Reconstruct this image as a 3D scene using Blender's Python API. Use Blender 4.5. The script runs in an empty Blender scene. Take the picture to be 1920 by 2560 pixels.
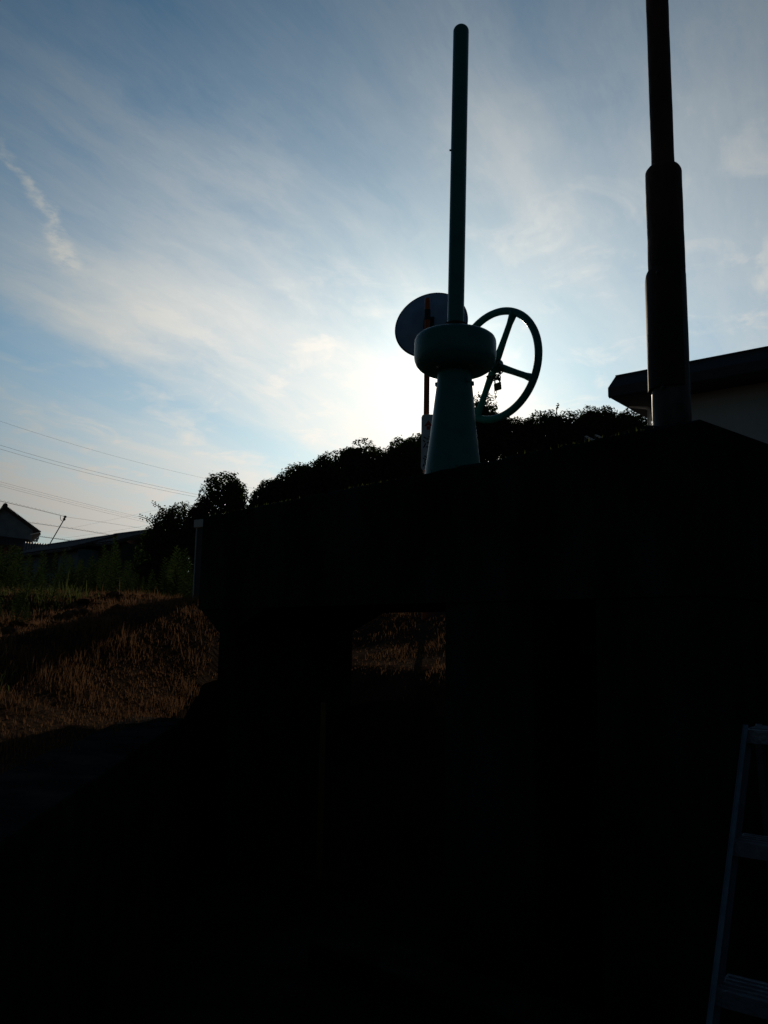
import bpy, bmesh, math, random
from mathutils import Vector, Matrix, noise as mnoise
R = math.radians
S = bpy.context.scene
C = S.collection
random.seed(7)

# ------------------------------------------------------------------ camera
EYE = Vector((0, 0, 1.5))
FPX = 2072.0                      # focal length in pixels of the 1920x2560 photograph
PITCH, ROLL = R(8.6), R(1.0)
fw = Vector((0, math.cos(PITCH), math.sin(PITCH)))
r0 = Vector((1, 0, 0)); u0 = Vector((0, -math.sin(PITCH), math.cos(PITCH)))
rt = r0 * math.cos(ROLL) + u0 * math.sin(ROLL)
up = u0 * math.cos(ROLL) - r0 * math.sin(ROLL)
cam = bpy.data.cameras.new('camera'); co = bpy.data.objects.new('camera', cam); C.objects.link(co)
cam.sensor_fit = 'VERTICAL'; cam.sensor_height = 36; cam.sensor_width = 27
cam.lens = FPX / 2560 * 36; cam.clip_end = 3000; cam.clip_start = 0.05
M = Matrix.Identity(4)
for i in range(3):
    M[i][0] = rt[i]; M[i][1] = up[i]; M[i][2] = -fw[i]; M[i][3] = EYE[i]
co.matrix_world = M
S.camera = co

def ray(px, py): return fw + rt * ((px - 960) / FPX) - up * ((py - 1280) / FPX)
def at(px, py, dep): return EYE + ray(px, py) * dep
def at_z(px, py, z):
    v = ray(px, py); return EYE + v * ((z - EYE.z) / v.z)
def proj(P):
    v = Vector(P) - EYE; dd = v.dot(fw)
    return (960 + FPX * v.dot(rt) / dd, 1280 - FPX * v.dot(up) / dd, dd)
def zy(X, Y, py):                  # height on a vertical line at X,Y seen at row py
    a = (1280 - py) / FPX
    w = up - fw * a
    return EYE.z - (X * w.x + Y * w.y) / w.z

# ------------------------------------------------------------------ light
sv = ray(1122, 945).normalized()
SUN_EL = math.asin(sv.z); SUN_AZ = math.atan2(sv.x, sv.y)
sl = bpy.data.lights.new('sun', 'SUN'); sl.energy = 2.4; sl.angle = R(0.6); sl.color = (1, .86, .68)
so = bpy.data.objects.new('sun', sl); C.objects.link(so)
so.rotation_euler = (-sv).to_track_quat('-Z', 'Y').to_euler(); so.location = (3, 30, 30)
S.view_settings.view_transform = 'Standard'; S.view_settings.look = 'None'
S.view_settings.exposure = 0; S.view_settings.gamma = 1
S.cycles.use_denoising = True
S.cycles.max_bounces = 6; S.cycles.diffuse_bounces = 3; S.cycles.transparent_max_bounces = 8

W = bpy.data.worlds.new('World'); S.world = W; W.use_nodes = True
nt = W.node_tree; nt.nodes.clear()
def N(t, **k):
    n = nt.nodes.new(t)
    for a, b in k.items(): setattr(n, a, b)
    return n
def L(a, b): nt.links.new(a, b)
def val(x):
    return x
def mth(op, a, b=None, c=None, clamp=False):
    n = N('ShaderNodeMath', operation=op); n.use_clamp = clamp
    for i, x in enumerate((a, b, c)):
        if x is None: continue
        if isinstance(x, (int, float)): n.inputs[i].default_value = x
        else: L(x, n.inputs[i])
    return n.outputs[0]
def vdot(a, vec):
    n = N('ShaderNodeVectorMath', operation='DOT_PRODUCT'); L(a, n.inputs[0]); n.inputs[1].default_value = vec
    return n.outputs['Value']
def ramp(x, a, b, smooth=True):
    n = N('ShaderNodeMapRange'); n.interpolation_type = 'SMOOTHSTEP' if smooth else 'LINEAR'
    L(x, n.inputs[0]); n.inputs[1].default_value = a; n.inputs[2].default_value = b
    return n.outputs[0]
def comb(x, y, z=0.0):
    n = N('ShaderNodeCombineXYZ')
    for i, q in enumerate((x, y, z)):
        if isinstance(q, (int, float)): n.inputs[i].default_value = q
        else: L(q, n.inputs[i])
    return n.outputs[0]
def nz(vec, scale, detail=6, rough=.55, dist=0.0):
    n = N('ShaderNodeTexNoise'); L(vec, n.inputs['Vector']); n.inputs['Scale'].default_value = scale
    n.inputs['Detail'].default_value = detail; n.inputs['Roughness'].default_value = rough
    n.inputs['Distortion'].default_value = dist
    return n.outputs[0]
def rgbmul(col, k):
    n = N('ShaderNodeVectorMath', operation='SCALE')
    if isinstance(col, tuple): n.inputs[0].default_value = col
    else: L(col, n.inputs[0])
    if isinstance(k, (int, float)): n.inputs['Scale'].default_value = k
    else: L(k, n.inputs['Scale'])
    return n.outputs[0]
def vadd(a, b):
    n = N('ShaderNodeVectorMath', operation='ADD'); L(a, n.inputs[0]); L(b, n.inputs[1]); return n.outputs[0]
def vmul(a, t):
    n = N('ShaderNodeVectorMath', operation='MULTIPLY'); L(a, n.inputs[0]); n.inputs[1].default_value = t; return n.outputs[0]

sky = N('ShaderNodeTexSky', sky_type='NISHITA'); sky.sun_disc = False
sky.sun_elevation = SUN_EL; sky.sun_rotation = SUN_AZ
sky.air_density = 1.0; sky.dust_density = .3; sky.ozone_density = 2.0; sky.altitude = 50
SKY = .065
tc = N('ShaderNodeTexCoord'); dirv = tc.outputs['Generated']
sep = N('ShaderNodeSeparateXYZ'); L(dirv, sep.inputs[0])
cosg = mth('MAXIMUM', vdot(dirv, tuple(sv)), 0.0)
dz = mth('ADD', mth('MAXIMUM', sep.outputs[2], 0.0), 0.13)
PX = mth('DIVIDE', sep.outputs[0], dz); PY = mth('DIVIDE', sep.outputs[1], dz)   # the cloud layer seen as a plane overhead
ca, sa = math.cos(R(29)), math.sin(R(29))
T_ = mth('ADD', mth('MULTIPLY', PX, sa), mth('MULTIPLY', PY, ca))       # along the streaks
Q_ = mth('SUBTRACT', mth('MULTIPLY', PX, ca), mth('MULTIPLY', PY, sa))  # across them
def cen(x, k): return mth('MULTIPLY', mth('SUBTRACT', x, .5), k)
Qw = mth('ADD', Q_, mth('ADD', cen(nz(comb(T_, Q_, 3.1), 1.3, 3), .26), cen(nz(comb(T_, Q_, 8.1), 9.0, 5, .65), .10)))
Tw = mth('ADD', T_, cen(nz(comb(T_, Q_, 9.7), 1.5, 2), .5))
qn = N('ShaderNodeMapRange'); L(Qw, qn.inputs[0]); qn.inputs[1].default_value = -2.6; qn.inputs[2].default_value = 1.0
cr = N('ShaderNodeValToRGB'); cr.color_ramp.interpolation = 'B_SPLINE'
stops = [(-2.6, .5), (-2.28, .2), (-2.03, .75), (-1.85, .5), (-1.70, .05), (-1.60, .35), (-1.49, .95), (-1.34, .62), (-1.15, .42), (-.95, .66), (-.80, .48), (-.68, .12), (-.55, .2), (-.43, .46), (-.34, .18), (-.2, .38), (0, .5), (.3, .4), (.6, .6), (1.0, .4)]
while len(cr.color_ramp.elements) < len(stops): cr.color_ramp.elements.new(.5)
for e_, (q_, d_) in zip(cr.color_ramp.elements, stops): e_.position = (q_ + 2.6) / 3.6; e_.color = (d_, d_, d_, 1)
L(qn.outputs[0], cr.inputs[0])
base = cr.outputs[0]
broad = nz(comb(mth('MULTIPLY', Tw, .5), mth('MULTIPLY', Qw, 1.5), 1.7), 1.3, 5, .55)
fine = nz(comb(mth('MULTIPLY', Tw, 1.5), mth('MULTIPLY', mth('ADD', Q_, cen(nz(comb(T_, Q_, 3.1), 1.3, 3), .2)), 5.0), 4.2), 1.4, 8, .7)
puff = nz(comb(T_, Q_, 6.3), 5.5, 7, .6, .7)
win = mth('ADD', mth('MULTIPLY', ramp(T_, .5, 1.35), .72), .28)
dens = mth('MULTIPLY', mth('MULTIPLY', base, win), mth('ADD', .35, mth('MULTIPLY', ramp(broad, .3, .7), 1.0)))
dens = mth('ADD', dens, mth('MULTIPLY', mth('ADD', cen(fine, .8), 0.0), mth('ADD', .25, base)))
dens = mth('ADD', dens, mth('MULTIPLY', ramp(puff, .48, .74), mth('MULTIPLY', ramp(T_, .9, 1.8), .36)))
# the old vapour trail breaking up on the left
ax_, ay_, bx_, by_ = .76, -1.135, 1.16, -1.405
ll = math.hypot(bx_ - ax_, by_ - ay_); ux_, uy_ = (bx_ - ax_) / ll, (by_ - ay_) / ll
ta = mth('SUBTRACT', mth('ADD', mth('MULTIPLY', T_, ux_), mth('MULTIPLY', Q_, uy_)), ax_ * ux_ + ay_ * uy_)
tq = mth('SUBTRACT', mth('SUBTRACT', mth('MULTIPLY', T_, -uy_), mth('MULTIPLY', Q_, -ux_)), ax_ * -uy_ - ay_ * -ux_)
tq = mth('ADD', tq, mth('ADD', cen(nz(comb(T_, Q_, 2.2), 9, 3), .10), cen(nz(comb(T_, Q_, 5.2), 34, 4, .6), .035)))
wd = mth('ADD', .010, mth('MULTIPLY', ta, .075))
trl = mth('MULTIPLY', ramp(mth('DIVIDE', mth('ABSOLUTE', tq), wd), 1.0, .0), mth('MULTIPLY', ramp(ta, -.03, .16), ramp(ta, .50, .36)))
trl = mth('MULTIPLY', trl, ramp(nz(comb(T_, Q_, 1.2), 26, 6, .65), .3, .62))
dens = mth('ADD', dens, mth('MULTIPLY', mth('POWER', cosg, 16.0), .12))
dens = mth('ADD', dens, mth('MULTIPLY', trl, .5))
dens = mth('ADD', dens, mth('MULTIPLY', ramp(sep.outputs[2], .44, .08), .42), clamp=True)   # cirrus haze thickens towards the horizon
g1 = mth('POWER', cosg, 6.0); g2 = mth('POWER', cosg, 26.0); g3 = mth('POWER', cosg, 320.0); g4 = mth('POWER', cosg, 2500.0)
# cloud lit by forward scattering: bright round the sun, dim away from it
cl = mth('ADD', mth('MULTIPLY', g1, .80), .15)
cw = N('ShaderNodeMix'); cw.data_type = 'RGBA'; L(mth('MAXIMUM', mth('POWER', cosg, 5.0), ramp(sep.outputs[2], .38, .12)), cw.inputs[0]); cw.inputs[6].default_value = (.84, 1.0, 1.06, 1); cw.inputs[7].default_value = (1.0, .965, .89, 1)
cloudc = rgbmul(cw.outputs[2], mth('DIVIDE', cl, SKY))
skyc = vmul(sky.outputs[0], (.78, 1.19, 1.25))
mx = N('ShaderNodeMix'); mx.data_type = 'RGBA'; L(dens, mx.inputs[0]); L(skyc, mx.inputs[6]); L(cloudc, mx.inputs[7])
glow = rgbmul((1.0, .90, .78), mth('DIVIDE', mth('ADD', mth('ADD', mth('MULTIPLY', g2, .105), mth('MULTIPLY', g3, .26)), mth('MULTIPLY', g4, .9)), SKY))
# forward scattering haze: the sky is deep and dim away from the sun
att = mth('MULTIPLY', mth('ADD', mth('MULTIPLY', mth('POWER', cosg, 1.7), .84), .16), mth('SUBTRACT', 1.04, mth('MULTIPLY', ramp(sep.outputs[2], .3, .75), .30)))
out = rgbmul(vadd(mx.outputs[2], glow), att)
bg = N('ShaderNodeBackground'); L(out, bg.inputs[0]); bg.inputs[1].default_value = SKY
wo = N('ShaderNodeOutputWorld'); L(bg.outputs[0], wo.inputs[0])

# ------------------------------------------------------------------ materials
def mat(name, c1, c2=None, scale=8, rough=.8, bump=0.0, metallic=0.0, trans=0.0, spec=.3, stretch=None, lo=.4, hi=.62, bscale=None, detail=6):
    m = bpy.data.materials.new(name); m.use_nodes = True
    t = m.node_tree; b = t.nodes['Principled BSDF']
    b.inputs['Roughness'].default_value = rough; b.inputs['Metallic'].default_value = metallic
    b.inputs['Specular IOR Level'].default_value = spec
    b.inputs['Base Color'].default_value = (*c1, 1)
    tcn = t.nodes.new('ShaderNodeTexCoord'); mp = t.nodes.new('ShaderNodeMapping')
    t.links.new(tcn.outputs['Object'], mp.inputs[0])
    if stretch: mp.inputs['Scale'].default_value = stretch
    colout = None
    if c2:
        n = t.nodes.new('ShaderNodeTexNoise'); n.inputs['Scale'].default_value = scale; n.inputs['Detail'].default_value = detail
        n.inputs['Roughness'].default_value = .62
        t.links.new(mp.outputs[0], n.inputs['Vector'])
        r = t.nodes.new('ShaderNodeValToRGB'); r.color_ramp.elements[0].position = lo; r.color_ramp.elements[1].position = hi
        r.color_ramp.elements[0].color = (*c1, 1); r.color_ramp.elements[1].color = (*c2, 1)
        t.links.new(n.outputs[0], r.inputs[0]); t.links.new(r.outputs[0], b.inputs['Base Color']); colout = r.outputs[0]
    if bump:
        n2 = t.nodes.new('ShaderNodeTexNoise'); n2.inputs['Scale'].default_value = bscale or scale * 4; n2.inputs['Detail'].default_value = 5
        t.links.new(mp.outputs[0], n2.inputs['Vector'])
        bp = t.nodes.new('ShaderNodeBump'); bp.inputs['Strength'].default_value = bump; bp.inputs['Distance'].default_value = .02
        t.links.new(n2.outputs[0], bp.inputs['Height']); t.links.new(bp.outputs[0], b.inputs['Normal'])
    if trans:
        tr = t.nodes.new('ShaderNodeBsdfTranslucent'); tr.inputs[0].default_value = (*[min(1, x * 1.6) for x in c1], 1)
        if colout: t.links.new(colout, tr.inputs[0])
        ms = t.nodes.new('ShaderNodeMixShader'); ms.inputs[0].default_value = trans
        t.links.new(b.outputs[0], ms.inputs[1]); t.links.new(tr.outputs[0], ms.inputs[2])
        t.links.new(ms.outputs[0], t.nodes['Material Output'].inputs[0])
    return m
MT = dict(
    concrete=mat('shade_darkened_concrete', (.014, .014, .0145), (.036, .035, .034), 3.0, .92, .5, stretch=(1, 1, .35), bscale=30, spec=0.0),  # base colour taken near black so it carries the deep backlit shade
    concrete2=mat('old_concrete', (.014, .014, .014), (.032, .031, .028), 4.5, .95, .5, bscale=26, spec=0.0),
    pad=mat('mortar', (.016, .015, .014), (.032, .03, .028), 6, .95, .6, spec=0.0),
    teal=mat('teal_paint', (.009, .13, .125), (.015, .17, .16), 9, .42, .12, spec=.35, bscale=60, lo=.35, hi=.7),
    rust=mat('rusty_steel', (.026, .016, .013), (.12, .048, .03), 5, .75, .35, spec=.3, stretch=(1, 1, .35), bscale=40),
    rust2=mat('dark_rusty_plate', (.018, .012, .011), (.06, .028, .02), 7, .8, .3, stretch=(1, 1, .4)),
    galv=mat('stained_galvanised', (.075, .07, .065), (.03, .019, .014), 6, .6, .2, metallic=.3, stretch=(1, 1, .5)),
    chain=mat('chain_steel', (.09, .085, .08), (.05, .035, .025), 60, .5, 0, metallic=.7),
    brass=mat('padlock_brass', (.14, .10, .05), (.09, .06, .035), 50, .5, 0, metallic=.5),
    alu=mat('aluminium', (.24, .26, .29), (.17, .19, .22), 20, .42, .05, metallic=.75),
    alu2=mat('ladder_tread', (.28, .3, .33), (.2, .22, .25), 30, .5, .2, metallic=.6),
    mback=mat('mirror_back', (.20, .29, .44), (.26, .35, .5), 4, .55, .05),
    mrim=mat('mirror_rim', (.05, .05, .052), None, rough=.6),
    orange=mat('orange_paint', (.42, .085, .012), (.34, .065, .012), 12, .5, 0),
    blackp=mat('black_bracket', (.012, .012, .013), None, rough=.6),
    white=mat('sign_white', (.55, .57, .62), (.46, .48, .52), 10, .5, 0),
    red=mat('sign_red', (.32, .015, .02), None, rough=.5),
    ink=mat('sign_black', (.012, .012, .02), None, rough=.5),
    yellow=mat('gauge_yellow', (.16, .105, .012), (.09, .06, .015), 10, .6),
    roof=mat('dark_fascia', (.032, .032, .036), (.045, .045, .05), 5, .5, .03, stretch=(1, 1, 3)),
    stucco=mat('pale_stucco', (.46, .46, .46), (.52, .515, .51), 3, .95, .15, bscale=60),
    pipe=mat('pale_pipe', (.72, .72, .72), (.64, .64, .63), 6, .5),
    tile=mat('roof_tile', (.055, .035, .032), (.09, .05, .042), 6, .6, .3),
    hwall=mat('house_wall', (.2, .22, .25), (.26, .28, .3), 2, .9),
    dark=mat('dark_timber', (.05, .045, .042), (.075, .07, .065), 3, .8),
    glass=mat('reddish_curtain', (.22, .10, .07), (.28, .14, .09), 4, .6),
    wood=mat('pole_concrete', (.16, .15, .14), (.2, .19, .18), 5, .9),
    wire=mat('cable_black', (.03, .03, .03), None, rough=.7),
    leaf=mat('leaf_dark', (.030, .055, .014), (.055, .085, .022), .7, .95, 0, spec=0.0, trans=.34, lo=.3, hi=.7),
    leaf2=mat('leaf_mid', (.036, .06, .016), (.07, .09, .026), .9, .95, 0, spec=0.0, trans=.36, lo=.3, hi=.7),
    weed=mat('weed_green', (.035, .06, .018), (.06, .085, .026), 2, .95, 0, spec=0.0, trans=.2, lo=.3, hi=.7),
    bark=mat('bark', (.06, .045, .035), (.09, .07, .05), 8, .9, .5),
    soil=mat('field_soil', (.026, .017, .012), (.05, .033, .022), 1.7, .95, .9, spec=0.0, bscale=14),
    clod=mat('soil_clod', (.07, .042, .028), (.13, .065, .038), 3, .95, .6, spec=0.0),
    straw=mat('dry_grass', (.088, .048, .026), (.17, .088, .044), 2.2, .95, 0, spec=0.0, trans=.38, lo=.3, hi=.7),
    green=mat('green_grass', (.04, .06, .018), (.08, .09, .03), 2.5, .95, 0, spec=0.0, trans=.4, lo=.3, hi=.7),
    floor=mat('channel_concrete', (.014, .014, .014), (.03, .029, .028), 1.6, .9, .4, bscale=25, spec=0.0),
    gate=mat('gate_steel', (.015, .015, .015), (.03, .02, .016), 4, .7, .2),
    leafy=mat('broad_leaf', (.055, .07, .014), (.10, .05, .016), 9, .5, 0, trans=.45, lo=.45, hi=.6),
)

# ------------------------------------------------------------------ helpers
class MB:
    def __init__(s): s.bm = bmesh.new()
    def verts(s, pts): return [s.bm.verts.new(p) for p in pts]
    def face(s, vs):
        try: return s.bm.faces.new(vs)
        except ValueError: return None
    def hexa(s, p):   # 8 points: bottom loop 0-3, top loop 4-7
        v = s.verts(p)
        for f in ((3, 2, 1, 0), (4, 5, 6, 7), (0, 1, 5, 4), (1, 2, 6, 5), (2, 3, 7, 6), (3, 0, 4, 7)): s.face([v[i] for i in f])
        return s
    def box(s, c, sz, ax=None):
        c = Vector(c); X, Y, Z = ax or (Vector((1, 0, 0)), Vector((0, 1, 0)), Vector((0, 0, 1)))
        a, b, h = sz[0] / 2, sz[1] / 2, sz[2] / 2
        q = [(-a, -b), (a, -b), (a, b), (-a, b)]
        return s.hexa([c + X * x + Y * y - Z * h for x, y in q] + [c + X * x + Y * y + Z * h for x, y in q])
    def lathe(s, prof, seg=40, base=Vector((0, 0, 0)), ax=None, closed=False):
        X, Y, Z = ax or (Vector((1, 0, 0)), Vector((0, 1, 0)), Vector((0, 0, 1)))
        base = Vector(base); rings = []
        for r, z in prof:
            if r < 1e-6: rings.append([s.bm.verts.new(base + Z * z)])
            else: rings.append([s.bm.verts.new(base + Z * z + X * (r * math.cos(2 * math.pi * i / seg)) + Y * (r * math.sin(2 * math.pi * i / seg))) for i in range(seg)])
        for a, b in zip(rings, rings[1:]):
            for i in range(seg):
                j = (i + 1) % seg
                if len(a) == 1 and len(b) == 1: continue
                if len(a) == 1: s.face([a[0], b[j], b[i]])
                elif len(b) == 1: s.face([a[i], a[j], b[0]])
                else: s.face([a[i], a[j], b[j], b[i]])
        for rg, rev in ((rings[0], 1), (rings[-1], 0)):
            if len(rg) > 1 and not closed: s.face(rg[::-1] if rev else rg)
        return s
    def tube(s, pts, r, seg=8, loop=False, caps=True):
        pts = [Vector(p) for p in pts]; n = len(pts)
        rr = r if isinstance(r, (list, tuple)) else [r] * n
        rings = []; prev = None
        for i, p in enumerate(pts):
            a = pts[(i - 1) % n] if (i or loop) else p; b = pts[(i + 1) % n] if (i < n - 1 or loop) else p
            t = (b - a).normalized()
            if prev is None:
                o = Vector((0, 0, 1)) if abs(t.z) < .9 else Vector((1, 0, 0)); x = t.cross(o).normalized()
            else:
                x = (prev - t * prev.dot(t)).normalized()
            prev = x; y = t.cross(x)
            rings.append([s.bm.verts.new(p + x * (rr[i] * math.cos(2 * math.pi * k / seg)) + y * (rr[i] * math.sin(2 * math.pi * k / seg))) for k in range(seg)])
        for i in range(n if loop else n - 1):
            a, b = rings[i], rings[(i + 1) % n]
            for k in range(seg):
                j = (k + 1) % seg; s.face([a[k], a[j], b[j], b[k]])
        if caps and not loop: s.face(rings[0][::-1]); s.face(rings[-1])
        return s
    def prism(s, loop, ext):   # loop of Vectors, extruded by vector ext
        a = s.verts(loop); b = s.verts([Vector(p) + ext for p in loop]); n = len(a)
        s.face(a[::-1]); s.face(b)
        for i in range(n): j = (i + 1) % n; s.face([a[i], a[j], b[j], b[i]])
        return s
    def build(s, name, m, parent=None, smooth=False, bevel=0.0, recalc=True, bseg=2):
        if recalc: bmesh.ops.recalc_face_normals(s.bm, faces=s.bm.faces)
        me = bpy.data.meshes.new(name); s.bm.to_mesh(me); s.bm.free()
        me.materials.append(MT[m] if isinstance(m, str) else m)
        o = bpy.data.objects.new(name, me); C.objects.link(o)
        if smooth:
            for p in me.polygons: p.use_smooth = True
            try:
                me.set_sharp_from_angle(angle=R(50))
            except Exception: pass
        if bevel:
            md = o.modifiers.new('bevel', 'BEVEL'); md.width = bevel; md.segments = bseg; md.limit_method = 'ANGLE'; md.angle_limit = R(40)
        if parent:
            o.parent = parent
            pm = parent.matrix_world_calc if hasattr(parent, 'matrix_world_calc') else None
            base = WM.get(parent.name, Matrix.Identity(4))
            me.transform(base.inverted())
            WM[o.name] = base
        else: WM[o.name] = Matrix.Identity(4)
        return o
WM = {}
def tag(o, label=None, cat=None, group=None, kind=None):
    if label: o['label'] = label
    if cat: o['category'] = cat
    if group: o['group'] = group
    if kind: o['kind'] = kind
    return o
def thing(name, loc, label, cat, group=None):    # geometry of its parts is given in world coordinates
    o = bpy.data.objects.new(name, None); C.objects.link(o); o.location = loc; o.empty_display_size = .2
    WM[o.name] = Matrix.Translation(Vector(loc))
    return tag(o, label, cat, group)
def sst(a, b, x):
    t = max(0, min(1, (x - a) / (b - a))); return t * t * (3 - 2 * t)
Z = Vector((0, 0, 1))

# ------------------------------------------------------------------ frame of the sluice deck
ZT = 2.36
A = at_z(1745, 1047, ZT); B = at_z(508, 1292, ZT)
dv = (B - A); DL = dv.length; dv.normalize(); nv = Vector((dv.y, -dv.x, 0))
A0 = Vector((A.x, A.y, 0))
DW = 1.05
def fr(q, k, z): return A0 + dv * q + nv * k + Z * z
def hit(px, py, k):               # pixel ray meets the vertical plane k behind the front face
    v = ray(px, py); t = (A0 + nv * k - EYE).dot(nv) / v.dot(nv); P = EYE + v * t
    return (P - A0).dot(dv), P.z
def kq(X, Y):
    p = Vector((X, Y, 0)) - A0; return p.dot(nv), p.dot(dv)
ZB = hit(1040, 1531, DW)[1]

qpl = hit(541, 1650, 0)[0]; qhl = DL - .004; zhl = hit(541, 1583, 0)[1]
qpr = hit(884, 1640, DW)[0]; qhr = hit(966, 1534, DW)[0]; zhr = hit(888, 1580, DW)[1]
qm = hit(1108, 1620, 0)[0]
# ------------------------------------------------------------------ ground
def fbm(x, y, s, o=3):
    v = 0; a = 1
    for i in range(o):
        v += a * mnoise.noise(Vector((x * s, y * s, 3.7 + i))); s *= 2.1; a *= .5
    return v
def lipx(Y): return -.9 - .09 * (Y - 1.93)
LIPZ = 1.0
HX = [(-200, .3), (-40, .4), (-17, .8), (-13, 4.0), (-10, 6.0), (-3.9, 8.8), (2.2, 9.6), (4.6, 9.4), (8, 11.0), (14, 11.8), (30, 12), (200, 8)]
def hill(X):
    for (a, za), (b, zb) in zip(HX, HX[1:]):
        if a <= X <= b: return za + (zb - za) * sst(a, b, X)
    return 0
def zg(X, Y):
    k, q = kq(X, Y); s = lipx(Y) - X
    # banks
    zl = LIPZ + .70 * sst(.35, 2.6, s) + .20 * sst(3.0, 7.5, s)
    zl = max(zl, LIPZ + .88 * sst(.8, 9.4, Y) * sst(.1 - .9 * sst(3.6, 8.8, Y), 1.3 - 1.1 * sst(3.6, 8.8, Y), s))
    zl += sst(.5, 2, s) * (.05 * fbm(X, Y, .9) + .05 * math.sin((Y * .9 - X * .35) * 2.6) * sst(4, 6, Y) * (1 - sst(10, 12, Y)))
    zl += .02 * fbm(X, Y, 5) * sst(.3, .8, s)
    if s > 0: z = zl
    else: z = 0.0
    if q > (qpl + qpr) / 2 and k > .15: z = max(z, LIPZ + .12 + .36 * sst(-.2, 1.4, k) + .3 * sst(1.2, 3.2, k) + .04 * fbm(X, Y, 1.5))
    if s <= 0 and X > 2.6 and k < 0: z = 1.15 + .05 * fbm(X, Y, 1)
    # ground behind the gate
    zb_ = .75 + .50 * sst(1.0, 1.8, k) + .74 * sst(1.6, 4.4, k) + .05 * fbm(X, Y, .9) * sst(1.5, 3, k)
    if s > 0:
        pass
    if k > .3 and qm - .05 < q < qpr + .2: z = max(z, 1.22 * sst(.3, 1.25, k) + .03 * fbm(X, Y, 2))
    if k > 1.06:
        w = sst(-.4, 1.2, s) if s > -.4 else 0
        z = zb_ * (1 - w) + max(zl, zb_ if k > 3.2 else zl) * w
    D = Y + .12 * X
    z += sst(28, 50, Y) * max(0, hill(X * 50 / max(Y, 30)) - z) * (1 - .5 * sst(60, 130, Y))
    return z
def frange(a, b, st):
    o = []; x = a
    while x < b - 1e-6: o.append(x); x += st
    return o
xs = frange(-400, -60, 30) + frange(-60, -16, 2.2) + frange(-16, -8, .5) + frange(-8, 4.5, .11) + frange(4.5, 12, .6) + frange(12, 60, 2.4) + frange(60, 421, 30)
ys = frange(-60, -6, 5) + frange(-6, 1, .3) + frange(1, 12.5, .11) + frange(12.5, 24, .45) + frange(24, 60, 1.2) + frange(60, 140, 6) + frange(140, 1400, 90)
g = MB(); grid = [[g.bm.verts.new((x, y, zg(x, y))) for x in xs] for y in ys]
for j in range(len(ys) - 1):
    for i in range(len(xs) - 1):
        g.bm.faces.new((grid[j][i], grid[j][i + 1], grid[j + 1][i + 1], grid[j + 1][i]))
tag(g.build('ground', 'soil', smooth=True, recalc=False), 'dark soil of the field, bank and ditch', 'ground', kind='structure')

# channel floor sheet and left retaining wall with its coping
m = MB(); p = [(lipx(-6) , -6), (2.55, -6), (2.55, 2.2), (3.5, 5.0), (1.2, 7.0), (lipx(6.4), 6.4)]
m.face(m.verts([Vector((x, y, .006)) for x, y in p])); tag(m.build('channel_floor', 'floor'), 'bare concrete floor of the dry irrigation channel', 'floor', kind='structure')
m = MB(); a, b = Vector((lipx(-6), -6, 0)), Vector((lipx(4.75), 4.75, 0)); t = (b - a).normalized(); o_ = Vector((-t.y, t.x, 0))
nseg = 40; prof = [(-.06, -.1), (-.06, LIPZ + .035), (.24, LIPZ + .045), (.24, -.1)]
rings = []
for i in range(nseg + 1):
    c = a.lerp(b, i / nseg); rings.append(m.verts([c + o_ * (x + .012 * mnoise.noise(Vector((i * .9, x * 9, 0)))) + Z * (z + (.012 * mnoise.noise(Vector((i * .7, 4, x * 7))) if z > 0 else 0)) for x, z in prof]))
for r1, r2 in zip(rings, rings[1:]):
    for k in range(4): m.face([r1[k], r1[(k + 1) % 4], r2[(k + 1) % 4], r2[k]])
m.face(rings[0]); m.face(rings[-1][::-1])
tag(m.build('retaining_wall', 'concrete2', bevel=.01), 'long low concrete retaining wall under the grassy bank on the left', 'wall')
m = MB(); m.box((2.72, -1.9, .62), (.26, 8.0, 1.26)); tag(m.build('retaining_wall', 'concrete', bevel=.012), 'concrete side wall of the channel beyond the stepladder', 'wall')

# ------------------------------------------------------------------ sluice structure
st = thing('sluice_structure', fr(DL / 2, .5, 0), 'massive dark concrete sluice with a thick deck on piers, seen from below', 'sluice')
m = MB()
nq = 90; sec = [(0, ZB), (0, ZT - .012), (.012, ZT), (DW - .012, ZT), (DW, ZT - .012), (DW, ZB)]
rings = []
for i in range(nq + 1):
    q = DL * i / nq; rg = []
    for k, z in sec:
        jz = .009 * mnoise.noise(Vector((q * 9, k * 5, 1.3))) + .006 * mnoise.noise(Vector((q * 31, k, 7))) if z > ZT - .02 and 0 < i < nq else 0
        rg.append(m.bm.verts.new(fr(q, k + (.004 * mnoise.noise(Vector((q * 14, z * 6, 2))) if k < .5 else 0), z + jz)))
    rings.append(rg)
for r1, r2 in zip(rings, rings[1:]):
    for k in range(6): m.face([r1[k], r1[(k + 1) % 6], r2[(k + 1) % 6], r2[k]])
m.face(rings[0]); m.face(rings[-1][::-1])
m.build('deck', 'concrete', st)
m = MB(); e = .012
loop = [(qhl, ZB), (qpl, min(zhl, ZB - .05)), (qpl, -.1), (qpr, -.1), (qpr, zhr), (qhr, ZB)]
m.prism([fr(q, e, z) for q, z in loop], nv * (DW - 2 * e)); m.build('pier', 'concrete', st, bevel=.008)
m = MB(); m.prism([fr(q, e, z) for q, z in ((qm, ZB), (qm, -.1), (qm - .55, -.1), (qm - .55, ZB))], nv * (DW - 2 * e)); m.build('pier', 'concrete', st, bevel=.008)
m = MB(); m.prism([fr(q, e, z) for q, z in ((.5, ZB), (.5, -.1), (.012, -.1), (.012, ZB))], nv * (DW + 3.2)); m.build('abutment', 'concrete', st, bevel=.008)
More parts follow.
